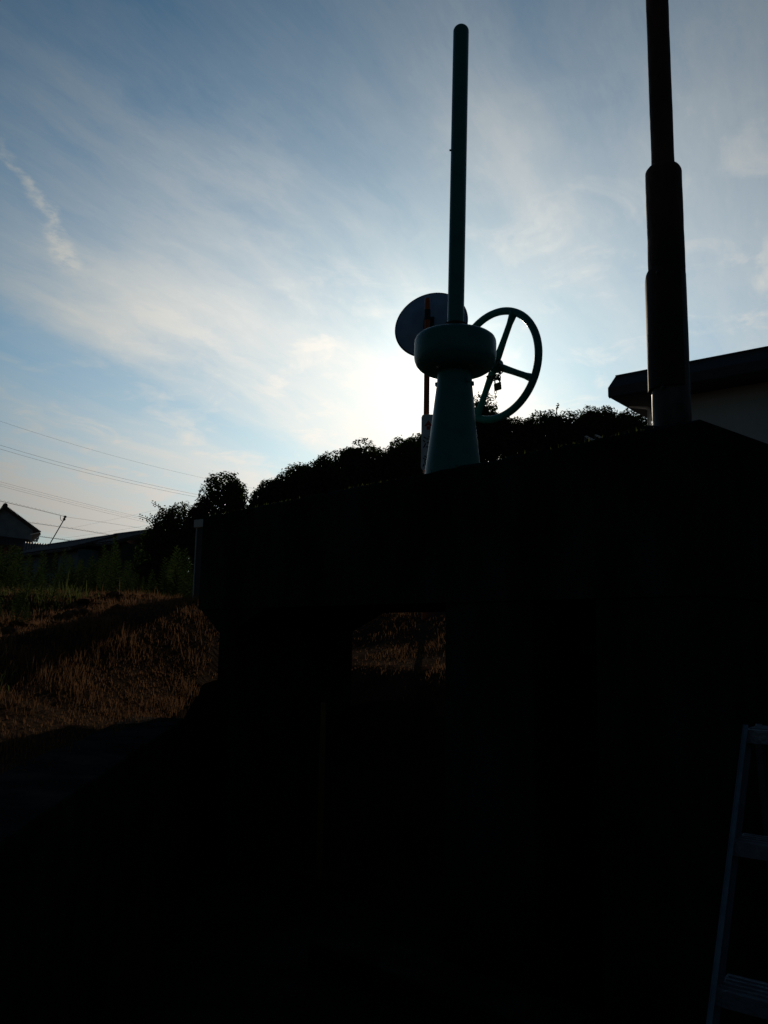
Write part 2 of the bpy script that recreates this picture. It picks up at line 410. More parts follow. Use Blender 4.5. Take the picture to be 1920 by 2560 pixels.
m = MB(); m.hexa([fr(.012, DW + .002, ZB - .002), fr(.4, DW + .002, ZB - .002), fr(.4, DW + 3.1, ZB - .002), fr(.012, DW + 3.1, ZB - .002), fr(.012, DW + .002, ZT - .02), fr(.4, DW + .002, ZT - .02), fr(.4, DW + 3.1, ZT - .02), fr(.012, DW + 3.1, ZT - .02)])
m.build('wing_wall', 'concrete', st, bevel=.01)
# floor sill in front of the gate
m = MB(); s0 = at_z(770, 2352, .12); s1 = at_z(1700, 2700, .12); ds = (s1 - s0).normalized(); 
m.hexa([s0 - nv * 0 + Z * (-.12), s1 - Z * .12, s1 + nv * .26 - Z * .12, s0 + nv * .26 - Z * .12, s0.copy(), s1.copy(), s1 + nv * .26, s0 + nv * .26])
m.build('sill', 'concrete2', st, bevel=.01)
# mortar pad round the rusty spindle
RPX = 1682
def on_deck(px, k):               # q on deck line k whose deck-top point projects to column px
    lo, hi = -1, DL + 1
    for _ in range(50):
        md = (lo + hi) / 2
        if proj(fr(md, k, ZT))[0] > px: lo = md
        else: hi = md
    return (lo + hi) / 2
qr = on_deck(RPX, .27); RB = fr(qr, .27, ZT)
m = MB(); rings = []
for rr, z in ((1.0, 0.004), (.86, .03), (.6, .05), (0, .06)):
    rings.append([fr(qr + .06 + math.cos(a) * (.34 if math.cos(a) > 0 else .22) * rr * (1 + .1 * mnoise.noise(Vector((math.cos(a) * 2, math.sin(a) * 2, rr * 2)))), .27 + math.sin(a) * rr * .23, ZT + z + (.008 * mnoise.noise(Vector((a * 3, rr * 3, 1))) if rr else 0)) for a in [2 * math.pi * i / 36 for i in range(36)]])
vs = [m.verts(r) for r in rings]
for a, b in zip(vs, vs[1:]):
    for i in range(36): m.face([a[i], a[(i + 1) % 36], b[(i + 1) % 36], b[i]])
m.build('mortar_pad', 'pad', st, smooth=True)

# gate leaf in the right bay
qa, qb = qm - .552, .502
ztop2 = hit(1000, 1676, .5)[1]
GATES = [(qa, qb, 1.55, 'dark ribbed steel gate leaf closing the bay under the rusty spindle')]
for qa, qb, zt_g, lab in GATES:
    gt = thing('gate_leaf', fr((qa + qb) / 2, .5, 0), lab, 'sluice gate')
    lo_q, hi_q = min(qa, qb), max(qa, qb)
    def gbox(k0, k1, z0, z1, e=0.0): return MB().hexa([fr(lo_q - e, k0, z0), fr(hi_q + e, k0, z0), fr(hi_q + e, k1, z0), fr(lo_q - e, k1, z0), fr(lo_q - e, k0, z1), fr(hi_q + e, k0, z1), fr(hi_q + e, k1, z1), fr(lo_q - e, k1, z1)])
    gbox(.45, .49, .01, zt_g, .03).build('plate', 'gate', gt)
    for i in range(4):
        z = .12 + (zt_g - .24) * i / 3; gbox(.37, .448, z, z + .05, .02).build('rib', 'gate', gt, bevel=.004)
# staff gauge on the left pier
P1 = fr(*((hit(806, 1850, 0)[0], -.0)), hit(806, 1850, 0)[1]); gq = hit(806, 1850, 0)[0]
m = MB(); m.hexa([fr(gq + .02, -.004, .15), fr(gq - .02, -.004, .15), fr(gq - .02, .008, .15), fr(gq + .02, .008, .15), fr(gq + .02, -.004, 1.12), fr(gq - .02, -.004, 1.12), fr(gq - .02, .008, 1.12), fr(gq + .02, .008, 1.12)])
tag(m.build('staff_gauge', 'yellow', bevel=.002), 'narrow dull yellow upright strip fixed to the front of the left pier', 'gauge')

# ------------------------------------------------------------------ teal gate hoist
HK = .36
qh = on_deck(1131.5, HK); HB = fr(qh, HK, ZT)
Dh = proj(HB)[2]; sc = Dh / FPX
hz = lambda py: zy(HB.x, HB.y, py) - ZT      # height over the deck seen at row py
LEAN = R(.77)
hoist = thing('gate_hoist', HB, 'teal cast iron gate hoist with tall stem cover and large handwheel', 'gate hoist')
lean = Matrix.Translation(HB) @ Matrix.Rotation(LEAN, 4, 'Y')
def lathe_h(prof, **k): return MB().lathe(prof, base=(0, 0, 0), **k)
def hb(mb, name, m, parent, **k):
    bmesh.ops.transform(mb.bm, matrix=lean, verts=mb.bm.verts); return mb.build(name, m, parent, **k)
px_ = lambda w, py: w * (Dh + (hz(py)) * math.sin(PITCH)) / FPX
ped = [(px_(78, 1190), 0), (px_(78, 1190), .022), (px_(71, 1180), .03)]
for w, y in ((69.5, 1174), (60, 1102), (54, 1050), (50, 1011), (46, 975), (44.2, 962), (43.6, 945), (43.6, 926)): ped.append((px_(w, y), hz(y)))
pd = hb(lathe_h(ped, seg=56), 'pedestal', 'teal', hoist, smooth=True)
for a in (math.atan2(dv.y, dv.x), math.atan2(dv.y, dv.x) + math.pi, -.2, math.pi - .2):
    m = MB(); rr = px_(44.5, 962); m.box((math.cos(a) * rr, math.sin(a) * rr, hz(960)), (.02, .03, .022), (Vector((math.cos(a), math.sin(a), 0)), Vector((-math.sin(a), math.cos(a), 0)), Z))
    lg = hb(m, 'lug', 'teal', pd, bevel=.004)
gb = []
for w, y in ((43, 931.5), (70, 931.5), (80, 927.5), (90, 921), (97, 913), (101, 903), (102.3, 894), (102.3, 862), (101.3, 854), (98.5, 848), (92, 843), (82, 839), (62, 832.5), (34, 829)): gb.append((px_(w, y), hz(y)))
hb(lathe_h(gb, seg=72), 'gearbox', 'teal', hoist, smooth=True)
col = [(px_(33, 829), hz(830)), (px_(33, 829), hz(823)), (px_(28, 820), hz(821)), (px_(28, 820), hz(811)), (px_(22, 815), hz(809))]
cl_ = hb(lathe_h(col, seg=40), 'collar', 'rust', hoist, smooth=True)
for i in range(6):
    a = i * math.pi / 3 + .3; m = MB(); m.lathe([(.0085, 0), (.0085, .012), (.006, .014)], 6, (math.cos(a) * px_(30.5, 825), math.sin(a) * px_(30.5, 825), hz(823)))
    hb(m, 'bolt', 'rust', cl_)
rp = px_(20.6, 800); zt_ = hz(64)
pipe = [(rp, hz(815)), (rp, zt_ - rp * .85)]
for i in range(1, 9):
    a = i / 8 * math.pi / 2; pipe.append((rp * math.cos(a) if i < 8 else 0, zt_ - rp * .85 + rp * .85 * math.sin(a)))
stc = hb(lathe_h(pipe, seg=40), 'stem_cover', 'teal', hoist, smooth=True)
m = MB(); m.lathe([(.006, 0), (.006, .01), (0, .012)], 10, (-rp + .002, 0, hz(376)), (Vector((0, 1, 0)), Z, Vector((-1, 0, 0)))); hb(m, 'rivet', 'teal', stc)
# handwheel on a shaft behind the gearbox
lo, hi = .1, 1.0
for _ in range(40):
    md = (lo + hi) / 2; Pc = HB + nv * md
    if proj(Vector((Pc.x, Pc.y, zy(Pc.x, Pc.y, 913))))[0] < 1237.5: lo = md
    else: hi = md
LW = (lo + hi) / 2; Pc = HB + nv * LW; Pc.z = zy(Pc.x, Pc.y, 913.5); WD = proj(Pc)[2]
WR = 146.5 * WD / FPX; RT = .0232
e1 = -dv; ax = (e1, Z, nv)
hub = MB().lathe([(.026, -.05), (.038, -.042), (.042, .03), (.03, .04)], 28, Pc, ax); hub.lathe([(.022, -LW + .15), (.022, -.05)], 20, Pc, ax)
hubo = hub.build('handwheel', 'teal', hoist, smooth=True)
rim = MB().tube([Pc + e1 * (math.cos(a) * (WR - RT)) + Z * (math.sin(a) * (WR - RT)) for a in [2 * math.pi * i / 96 for i in range(96)]], RT, 14, loop=True)
rim.build('rim', 'teal', hubo, smooth=True)
for a in (63, 153, 243, 333):
    u = e1 * math.cos(R(a)) + Z * math.sin(R(a)); w = nv
    m = MB(); pts = [Pc + u * (.04 + (WR - RT - .04) * i / 8) for i in range(9)]
    m.tube(pts, [.0235 - .004 * sst(0, 4, i) + .008 * sst(6, 8, i) for i in range(9)], 12); m.build('spoke', 'teal', hubo, smooth=True)

# chain, padlock and key at the hub
def torus_link(m, c, u, w, ln=.020, wd=.0115, r=.0036):   # oval ring in the plane u,w
    pts = []
    for i in range(20):
        a = 2 * math.pi * i / 20; pts.append(Vector(c) + u * (ln * math.cos(a)) + w * (wd * math.sin(a)))
    m.tube(pts, r, 6, loop=True)
CD = WD - .08
ch = thing('chain', at(1246, 915, CD), 'steel link chain looped round the handwheel spokes', 'chain')
paths = [[(1240, 893), (1242, 902), (1245, 911), (1249, 918), (1254, 924), (1250, 932), (1247, 940), (1246, 948)], [(1219, 941), (1226, 946), (1232, 942), (1239, 939), (1245, 944), (1249, 950)], [(1229, 949), (1235, 945), (1241, 947)]]
li = 0
for pth in paths:
    P3 = [at(x, y, CD + .012 * math.sin(i * 1.7)) for i, (x, y) in enumerate(pth)]
    for i in range(len(P3) - 1):
        c = (P3[i] + P3[i + 1]) / 2; u = (P3[i + 1] - P3[i]).normalized(); w = u.cross(fw).normalized()
        if li % 2: w = (w * .35 + u.cross(w) * .94).normalized()
        m = MB(); torus_link(m, c, u, w, ln=(P3[i + 1] - P3[i]).length / 2 + .004); m.build('link', 'chain', ch, smooth=True); li += 1
pc = at(1244.2, 966.5, CD - .01); spx = CD / FPX
tx = (rt * math.cos(R(17)) + up * math.sin(R(17))).normalized(); tz = (up * math.cos(R(9)) - rt * math.sin(R(9)) * .6).normalized(); ty = tx.cross(tz).normalized()
pk = thing('padlock', pc, 'small brass padlock hanging from the chain at the handwheel hub', 'padlock')
m = MB(); m.box(pc, (18 * spx, 10 * spx, 18.5 * spx), (tx, ty, tz)); m.build('body', 'brass', pk, bevel=.003)
m = MB(); tp = pc + tz * 9 * spx
m.tube([tp + tx * (-6 * spx) - tz * .004, tp + tx * (-6 * spx) + tz * 6 * spx] + [tp + tz * (6 * spx + 6 * spx * math.sin(a)) - tx * (6 * spx * math.cos(a)) for a in [math.pi * i / 8 for i in range(1, 8)]] + [tp + tx * 6 * spx + tz * 6 * spx, tp + tx * 6 * spx - tz * .004], 1.7 * spx, 8)
m.build('shackle', 'chain', pk, smooth=True)
ky = thing('key', at(1238.5, 985, CD - .01), 'thin key dangling from the underside of the padlock', 'key')
kp = at(1238.6, 980.5, CD - .01)
m = MB(); m.tube([kp + rt * (3.4 * spx * math.cos(a)) + up * (3.6 * spx * math.sin(a)) for a in [2 * math.pi * i / 20 for i in range(20)]], .8 * spx, 6, loop=True); m.build('key_bow', 'chain', ky, smooth=True)
m = MB(); m.box(at(1238.5, 991.5, CD - .01), (1.5 * spx, .8 * spx, 14 * spx), (rt, fw, up)); m.build('key_blade', 'chain', ky)

# ------------------------------------------------------------------ rusty spindle
rs = thing('spindle_cover', RB, 'tall dark rusty steel spindle cover pipe on the near deck corner', 'spindle')
Dr = proj(RB)[2]
rz = lambda py: zy(RB.x, RB.y, py)
rw = lambda w, py: w * (Dr + (rz(py) - ZT) * math.sin(PITCH)) / FPX
Rl = rw(46.2, 985)
def rough(prof, st_=.035):
    o = []
    for (r1, z1), (r2, z2) in zip(prof, prof[1:]):
        n_ = max(1, int(abs(z2 - z1) / st_)); o += [(r1 + (r2 - r1) * i / n_, z1 + (z2 - z1) * i / n_) for i in range(n_)]
    return o + [prof[-1]]
def dent(mb, amp):
    for v in mb.bm.verts:
        d = Vector((v.co.x - RB.x, v.co.y - RB.y, 0))
        if d.length > 1e-4: v.co += d.normalized() * amp * (mnoise.noise(Vector((d.x * 14, d.y * 14, v.co.z * 5))) + .6 * mnoise.noise(Vector((d.x * 40, d.y * 40, v.co.z * 19))))
    return mb
m = MB(); m.lathe(rough([(Rl, ZT + .03), (Rl, rz(690))]), 48, (RB.x, RB.y, 0)); dent(m, .0016); m.build('base_pipe', 'galv', rs, smooth=True)
Ru = rw(43.8, 470)
m = MB(); zc = rz(436); pr = [(Ru, rz(692)), (Ru, zc)]
for i in range(1, 7):
    a = i / 6 * math.pi / 2; pr.append((Ru - .034 * (1 - math.cos(a)), zc + .036 * math.sin(a)))
pr.append((.04, pr[-1][1]))
m.lathe(rough(pr), 48, (RB.x, RB.y, 0)); dent(m, .0022); m.build('sleeve', 'rust', rs, smooth=True)
m = MB(); Rt = rw(27.6, 380); zt2 = rz(-420); m.lathe(rough([(Rt, zc + .02), (Rt, zt2), (Rt * .7, zt2 + .03), (0, zt2 + .04)]), 40, (RB.x, RB.y, 0)); dent(m, .0014); m.build('upper_pipe', 'rust', rs, smooth=True)
# bent wrap plate over the left half of the pipe
m = MB(); vw = Vector((RB.x, RB.y, 0)).normalized(); lft = Vector((-vw.y, vw.x, 0))
z0, z1 = rz(976), rz(700); inn, ou = Rl + .004, Rl + .0145
cols = []
a0, a1, na = R(-38), R(128), 30
for i in range(na + 1):
    a = a0 + (a1 - a0) * i / na                      # 0 = straight at the camera, + to the left
    dr = (-vw) * math.cos(a) + lft * math.sin(a)
    zz1 = z1 + (.035 - .05 * sst(R(60), R(95), a))
    zz0 = z0 + .006 * mnoise.noise(Vector((a * 3, 2, 1)))
    c = Vector((RB.x, RB.y, 0)); cols.append(m.verts([c + dr * inn + Z * zz0, c + dr * ou + Z * zz0, c + dr * ou + Z * (zz1 - .012), c + dr * (ou - .006) + Z * zz1, c + dr * inn + Z * zz1]))
for c1, c2 in zip(cols, cols[1:]):
    for k in range(5): m.face([c1[k], c2[k], c2[(k + 1) % 5], c1[(k + 1) % 5]])
m.face(cols[0]); m.face(cols[-1][::-1])
wp = m.build('wrap_plate', 'rust2', rs, smooth=True)
for px, py in ((1645, 681), (1657, 968)):
    v = ray(px, py); bp_ = at(px, py, Dr - Rl * .9 + (rz(py) - ZT) * .14); m = MB(); m.lathe([(.008, -.01), (.008, .004), (.004, .008)], 8, bp_, (rt, up, -fw)); m.build('bolt', 'galv', wp)

# ------------------------------------------------------------------ traffic mirror with its caution plate
MD = 9.0; ms = MD / FPX
mb_ = at(1063.5, 1300, MD); MX, MY = mb_.x, mb_.y
mz = lambda py: zy(MX, MY, py)
mg = zg(MX, MY)
mir = thing('traffic_mirror', (MX, MY, mg), 'round convex traffic mirror seen from behind on an orange pole', 'traffic mirror')
pr_ = 7.4 * ms
m = MB(); m.lathe([(pr_, mg - .05), (pr_, mz(748)), (pr_ * .8, mz(746)), (0, mz(745))], 24, (MX, MY, 0)); pl = m.build('pole', 'orange', mir, smooth=True)
m = MB(); m.lathe([(pr_ + .003, mz(801)), (pr_ + .003, mz(775))], 24, (MX, MY, 0)); m.build('clamp', 'blackp', mir, smooth=True)
# disc: front faces away, down and to the right
v0 = ray(1077, 811).normalized(); img = (rt * .41 - up * .91).normalized(); img = (img - v0 * img.dot(v0)).normalized()
fn = v0 * math.cos(R(37)) + img * math.sin(R(37)); bx = fn.cross(Z).normalized(); by = bx.cross(fn).normalized()
Dm = proj((MX, MY, mz(790)))[2] + .20; dc = at(1077, 811, Dm); mr = 94.5 * Dm / FPX
m = MB(); m.lathe([(0, -.075), (mr * .45, -.066), (mr * .6, -.055), (mr * .612, -.048), (mr * .8, -.028), (mr * .93, -.006), (mr * .97, .0), (mr * .97, .02), (mr * .8, .05), (mr * .5, .085), (0, .11)], 72, dc, (bx, by, fn))
ds_ = m.build('mirror_disc', 'mback', mir, smooth=True)
m = MB(); m.tube([dc + bx * (math.cos(a) * mr * .975) + by * (math.sin(a) * mr * .975) + fn * .008 for a in [2 * math.pi * i / 72 for i in range(72)]], mr * .026, 10, loop=True); m.build('rim', 'mrim', ds_, smooth=True)
m = MB(); bk = dc - fn * .07; s0 = Vector((MX, MY, mz(788)))
m.tube([s0, bk + (s0 - bk) * .25, bk - by * .02 + fn * .03], [.03, .028, .045], 12); m.box(bk + fn * .0 - by * .03, (.12, .14, .045), (bx, by, fn))
m.build('bracket', 'blackp', mir, bevel=.004)
# curved plate strapped to the pole
sgc = at(1070.5, 1105, proj((MX, MY, mz(1105)))[2] - .075); sd = proj(sgc)[2] / FPX
sv2 = Vector((sgc.x, sgc.y, 0)).normalized(); sx = Vector((sv2.y, -sv2.x, 0)); hw = 17.6 * sd; z0 = zy(sgc.x, sgc.y, 1174.5); z1 = zy(sgc.x, sgc.y, 1036)
sag = .013
cs = thing('caution_sign', (sgc.x, sgc.y, z0), 'narrow white caution plate with red arrow strapped to the mirror pole', 'sign')
def sp(x, z, off=0.0): return Vector((sgc.x, sgc.y, z)) + sx * x - sv2 * (off - sag * (x / hw) ** 2)
m = MB(); rows = []; rc = .028
for i in range(15):
    x = hw * (-1 + 2 * i / 14); ex = max(0, abs(x) - (hw - rc)); ins = rc - math.sqrt(max(0, rc * rc - ex * ex))
    rows.append((m.verts([sp(x, z0 + ins), sp(x, z1 - ins), sp(x, z1 - ins, -.004), sp(x, z0 + ins, -.004)])))
for a, b in zip(rows, rows[1:]):
    for k in range(4): m.face([a[k], b[k], b[(k + 1) % 4], a[(k + 1) % 4]])
m.face(rows[0]); m.face(rows[-1][::-1])
m.build('plate', 'white', cs)
def patch(polys, name, mt):
    m = MB()
    for po in polys:
        b = bmesh.new(); f = b.faces.new([b.verts.new((x, z, 0)) for x, z in po])
        b.free()
        v = m.verts([sp(x, z, .004) for x, z in po]); m.face(v)
    return m.build(name, mt, cs)
def sy(py): return zy(sgc.x, sgc.y, py)
u = sd
apex, base_, tail = sy(1051), sy(1065.5), sy(1074.5)
patch([[(0, apex), (-10.6 * u, base_), (-4.2 * u, base_), (-4.2 * u, tail), (4.2 * u, tail), (4.2 * u, base_), (10.6 * u, base_)]], 'arrow', 'red')
def strokes(ss, cx, cy, w, h, th):
    o = []
    for pts in ss:
        for (x1, y1), (x2, y2) in zip(pts, pts[1:]):
            a = Vector((cx + (x1 - .5) * w, cy + (y1 - .5) * h)); b = Vector((cx + (x2 - .5) * w, cy + (y2 - .5) * h))
            t = (b - a).normalized(); nn = Vector((-t.y, t.x)) * th / 2; a = a - t * th * .3; b = b + t * th * .3
            o.append([(a + nn)[:], (b + nn)[:], (b - nn)[:], (a - nn)[:]])
    return o
chu = [[(.08, .92), (.24, .80)], [(.02, .62), (.18, .50)], [(.05, .02), (.14, .12), (.24, .34)], [(.56, .98), (.66, .86)], [(.36, .74), (.94, .74)], [(.40, .42), (.90, .42)], [(.32, .06), (.98, .06)], [(.65, .74), (.65, .06)]]
kai = [[(.5, 1.0), (.5, .90)], [(.14, .88), (.86, .88)], [(.33, .84), (.37, .74)], [(.67, .84), (.62, .74)], [(.04, .70), (.96, .70)], [(.22, .60), (.22, .32)], [(.78, .60), (.78, .32)], [(.22, .60), (.78, .60)], [(.22, .46), (.78, .46)], [(.22, .32), (.78, .32)], [(.10, .20), (.04, .02)], [(.28, .22), (.30, .06), (.40, .01), (.68, .01), (.72, .10)], [(.46, .24), (.54, .14)], [(.80, .22), (.94, .06)]]
for ss, py in ((chu, 1104.5), (kai, 1151.5)): patch(strokes(ss, 0, sy(py), 26 * u, 30 * u, 3.0 * u), 'lettering', 'ink')

# ------------------------------------------------------------------ stepladder
ld = thing('stepladder', at(1830, 2300, 2.0), 'grey aluminium stepladder standing in the dark channel', 'stepladder')
LA, LB = at(1866, 1822, 2.2), at(1788, 2465, 1.9); lt = (LB - LA)
tf = (0 - LA.z) / lt.z
fdir = Vector((-.6, -.8, 0)); sdir = Vector((.8, -.6, 0)).normalized()
LWD = .36
def rail(a, b, name, off=.0, w=.011, dpt=.055):
    u = (b - a).normalized(); side = sdir; nrm = u.cross(side).normalized()
    m = MB(); c = (a + b) / 2
    m.box(c, (.004, dpt, (b - a).length), (side, nrm, u))
    for s_ in (-1, 1): m.box(c + nrm * s_ * (dpt / 2 - .0015) + side * (w / 2), (w, .003, (b - a).length), (side, nrm, u))
    return m.build(name, 'alu', ld)
foot = LA + lt * tf
spl = sdir * .05
rail(LA, foot, 'front_rail'); rail(LA + sdir * LWD, foot + sdir * LWD + spl * 2, 'front_rail')
bk0 = LA - fdir * .1; bkf = Vector((LA.x, LA.y, 0)) - fdir * .55; 
rail(bk0, bkf - spl + Z * .0, 'rear_leg', dpt=.03, w=.014); rail(bk0 + sdir * LWD, bkf + sdir * LWD + spl, 'rear_leg', dpt=.03, w=.014)
def tread(p, dpt, name, w=LWD):
    c = p + sdir * (w / 2) - fdir * (dpt / 2 - .02)
    m = MB(); m.box(c - Z * .002, (w, dpt, .004), (sdir, fdir, Z)); m.box(c + fdir * dpt / 2 - Z * .017, (w, .004, .034), (sdir, fdir, Z)); m.box(c - fdir * dpt / 2 - Z * .012, (w, .004, .024), (sdir, fdir, Z))
    for k in range(4): m.box(c + fdir * dpt * (-.32 + .21 * k) + Z * .002, (w * .96, .006, .004), (sdir, fdir, Z))
    return m.build(name, 'alu2', ld)
tread(LA + Z * .0, .13, 'top_plate')
for t_ in (.465, 1.0, 1.53, 2.05):
    if t_ < tf - .1: tread(LA + lt * t_ + sdir * .003, .1 + .015 * t_, 'tread', LWD + .1 * t_ / tf - .006)
for p_ in (foot, foot + sdir * LWD + spl * 2, bkf - spl, bkf + sdir * LWD + spl):
    m = MB(); m.box(p_ + Z * .02, (.034, .06, .034), (sdir, fdir, Z)); m.build('foot', 'blackp', ld, bevel=.004)

# ------------------------------------------------------------------ building on the right
E0 = at(1536, 942, 12.0); E1 = at_z(1922, 868, E0.z); ea = (E1 - E0); ea.z = 0; ea.normalize(); eo = Vector((-ea.y, ea.x, 0))   # eo points away from us
if eo.y < 0: eo = -eo
bd = thing('house', E0 - Z * E0.z, 'pale rendered house with dark flat eaves behind the rusty spindle', 'house')
pxm = 12.0 / FPX; BL = 9.0
# fascia / roof section in (out = toward us, z)
H0 = E0.z
m = MB(); sec = [(0, H0), (.14, H0 - .16), (.16, H0 - .29), (.12, H0 - .295), (.10, H0 - .285), (-3.5, H0 - .285), (-3.5, H0 + .02)]
def bp3(a, o, z): return E0 + ea * a - eo * o + Z * (z - E0.z)
e_l = -.20
lo_ = [bp3(-.0, 0, H0), bp3(e_l * .6, .10, H0 - .17), bp3(e_l * .6, .10, H0 - .30), bp3(.02, .10, H0 - .305)]
# hipped roof slab: outer loop lower, inner loop higher
a0_, b0_ = -.05, BL
out_lo = [bp3(a0_, .13, H0 - .325), bp3(b0_, .13, H0 - .325), bp3(b0_, -6, H0 - .325), bp3(a0_, -6, H0 - .325)]
out_hi = [bp3(a0_, .13, H0 - .19), bp3(b0_, .13, H0 - .19), bp3(b0_, -6, H0 - .19), bp3(a0_, -6, H0 - .19)]
in_hi = [bp3(.01, 0, H0), bp3(b0_, 0, H0), bp3(b0_, -5.9, H0), bp3(.02, -5.9, H0)]
v0_, v1_, v2_ = m.verts(out_lo), m.verts(out_hi), m.verts(in_hi)
m.face(v0_[::-1]); m.face(v2_)
for lo2, hi2 in ((v0_, v1_), (v1_, v2_)):
    for i in range(4): j = (i + 1) % 4; m.face([lo2[i], lo2[j], hi2[j], hi2[i]])
rf = m.build('roof', 'roof', bd, bevel=.008)
m = MB()
m.tube([bp3(a0_ + .03, .15, H0 - .335), bp3(b0_, .15, H0 - .335)], .022, 8); m.tube([bp3(0.02, .004, H0 + .006), bp3(b0_, .004, H0 + .006)], .012, 6); m.build('gutter', 'roof', rf)
# walls
wo_ = .55
gz = 0.6
m = MB(); m.hexa([bp3(a0_ - .11 + wo_, -.42, gz), bp3(b0_ - .3, -.42, gz), bp3(b0_ - .3, -5.6, gz), bp3(a0_ - .11 + wo_, -5.6, gz), bp3(a0_ - .11 + wo_, -.42, H0 - .327), bp3(b0_ - .3, -.42, H0 - .327), bp3(b0_ - .3, -5.6, H0 - .327), bp3(a0_ - .11 + wo_, -5.6, H0 - .327)])
m.build('wall', 'stucco', bd)
# drain pipe: from the far corner of the eave back to the wall, then down
m = MB(); pA = at(1573, 1014, 12.35); pB = at(1616, 1019, 12.35); pC = at(1623, 1026, 12.35); pD = at(1624, 1075, 12.35); pE = Vector((pD.x, pD.y, .7))
m.tube([pA, pB, (pB + pC) / 2 + (rt + up) * .004, pC, pD, pE], .028, 10); m.build('drainpipe', 'pipe', bd, smooth=True)

# ------------------------------------------------------------------ left of the deck: cabinet with a pale lid
CDp = 8.8
cb = thing('control_cabinet', at(490, 1492, 8.8), 'slim dark metal cabinet with a pale lid at the far deck end', 'cabinet')
c0 = at(493, 1320, CDp); cz1 = c0.z; cz0 = zg(c0.x, c0.y) + .2
da = nv * .95 + dv * -.3; da.normalize(); db = dv * -1.0
q0 = Vector((c0.x, c0.y, 0)); dx_ = (db * .93 + nv * .3).normalized(); dy_ = Vector((-dx_.y, dx_.x, 0))
if dy_.y < 0: dy_ = -dy_
W_, D_ = .3, .26
def cp(a, b, z): return q0 + dx_ * a + dy_ * b + Z * z
m = MB(); m.hexa([cp(.0, .0, cz0 - .3), cp(W_, 0, cz0 - .3), cp(W_, D_, cz0 - .3), cp(0, D_, cz0 - .3), cp(0, 0, cz1), cp(W_, 0, cz1), cp(W_, D_, cz1), cp(0, D_, cz1)]); m.build('body', 'roof', cb, bevel=.004)
m = MB(); m.hexa([cp(-.025, -.03, cz1 + .002), cp(W_ + .03, -.03, cz1 + .002), cp(W_ + .03, D_ + .03, cz1 + .002), cp(-.025, D_ + .03, cz1 + .002), cp(-.025, -.03, cz1 + .085), cp(W_ + .03, -.03, cz1 + .085), cp(W_ + .03, D_ + .03, cz1 + .085), cp(-.025, D_ + .03, cz1 + .085)]); m.build('lid', 'stucco', cb, bevel=.006)
m = MB(); m.box(cp(-.004, -.004, (cz0 + cz1) / 2 - .15), (.010, .010, cz1 - cz0 + .3), (dx_, dy_, Z)); m.build('edge_strip', 'stucco', cb)

# ------------------------------------------------------------------ handrail behind the deck
hd = 7.6
hr = thing('handrail', at(1490, 1130, hd) , 'pair of thin pale sloping grab rails just behind the deck', 'handrail')
for (x1, y1, x2, y2, d_) in ((1464, 1091, 1500, 1110, hd), (1489, 1088, 1522, 1105, hd + .3)):
    a, b = at(x1, y1, d_), at(x2, y2, d_ - .35); m = MB(); b2 = b + (b - a) * .6; ft = Vector((a.x, a.y, zg(a.x, a.y))); ft2 = Vector((b2.x, b2.y, zg(b2.x, b2.y)))
    m.tube([ft, a - Z * .04, a, a + (b - a) * .08, b, b2, b2 - Z * .04, ft2], .011, 8); m.build('rail', 'galv', hr, smooth=True)

# ------------------------------------------------------------------ houses, pole, wires on the left
HD = 70.0
h1 = thing('house', at(0, 1480, HD), 'two storey gabled house with red tiled roof at the far left', 'house')
pk_ = at(13, 1265, HD); er = at(102, 1331, HD); el = pk_ + (pk_ - er); el.z = er.z; el = Vector((2 * pk_.x - er.x, 2 * pk_.y - er.y, er.z))
back = Vector((-.55, 1, 0)).normalized() * 8
th = .22
m = MB()
for P, Q in ((pk_, er), (el, pk_)):
    m.prism([P, Q, Q - Z * th, P - Z * th] , back)
rfo = m.build('roof', 'tile', h1)
m = MB(); m.tube([pk_ + Z * .05 - back * .01, pk_ + Z * .05 + back], .2, 8); m.build('ridge_cap', 'tile', rfo)
m = MB(); 
for i in range(26):      # tile ends along the gable edge
    c = pk_.lerp(er, (i + .5) / 26) + Z * .03 - back * .004; m.tube([c, c + back], .075, 6)
m.build('verge_tiles', 'tile', rfo)
wl = [pk_ - Z * .12, er + (pk_ - er) * .2 - Z * .12, Vector((0, 0, 0)), Vector((0, 0, 0)), el + (pk_ - el) * .2 - Z * .12]
wl[2] = Vector((wl[1].x, wl[1].y, 0)); wl[3] = Vector((wl[4].x, wl[4].y, 0))
m = MB(); m.prism([p_ + back * .06 for p_ in wl], back * .86); m.build('wall', 'hwall', h1)
m = MB(); l0 = at(-160, 1300, HD - 1.2); la, lb, lc, ld_ = at(-150, 1322, HD - .3), at(74, 1349, HD - .3), at(80, 1368, HD - 2.0), at(-150, 1345, HD - 2.0)
m.prism([la, lb, lc, ld_], Vector((0, .1, -.25))); m.build('awning_roof', 'tile', h1)
m = MB(); a, b = at(-150, 1362, HD - .6), at(72, 1372, HD - .6); m.hexa([Vector((a.x, a.y, 0)), Vector((b.x, b.y, 0)), Vector((b.x, b.y + .5, 0)), Vector((a.x, a.y + .5, 0)), a, b, b + Vector((0, .5, 0)), a + Vector((0, .5, 0))]); m.build('lower_wall', 'dark', h1)
m = MB(); c = at(20, 1376, HD - .7); m.box(c, (.7, .06, .62)); wn = m.build('window', 'glass', h1)
m = MB(); c = at(20, 1376, HD - .74)
for x in (-.37, 0, .37): m.box(c + Vector((x, -.03, 0)), (.05, .05, .7))
for z in (-.34, .34): m.box(c + Vector((0, -.03, z)), (.78, .05, .05))
m.build('frame', 'dark', wn)
m = MB(); m.tube([at(76, 1336, HD - .1), at(101, 1331, HD - .1)], .05, 8); m.build('gutter', 'pipe', h1)
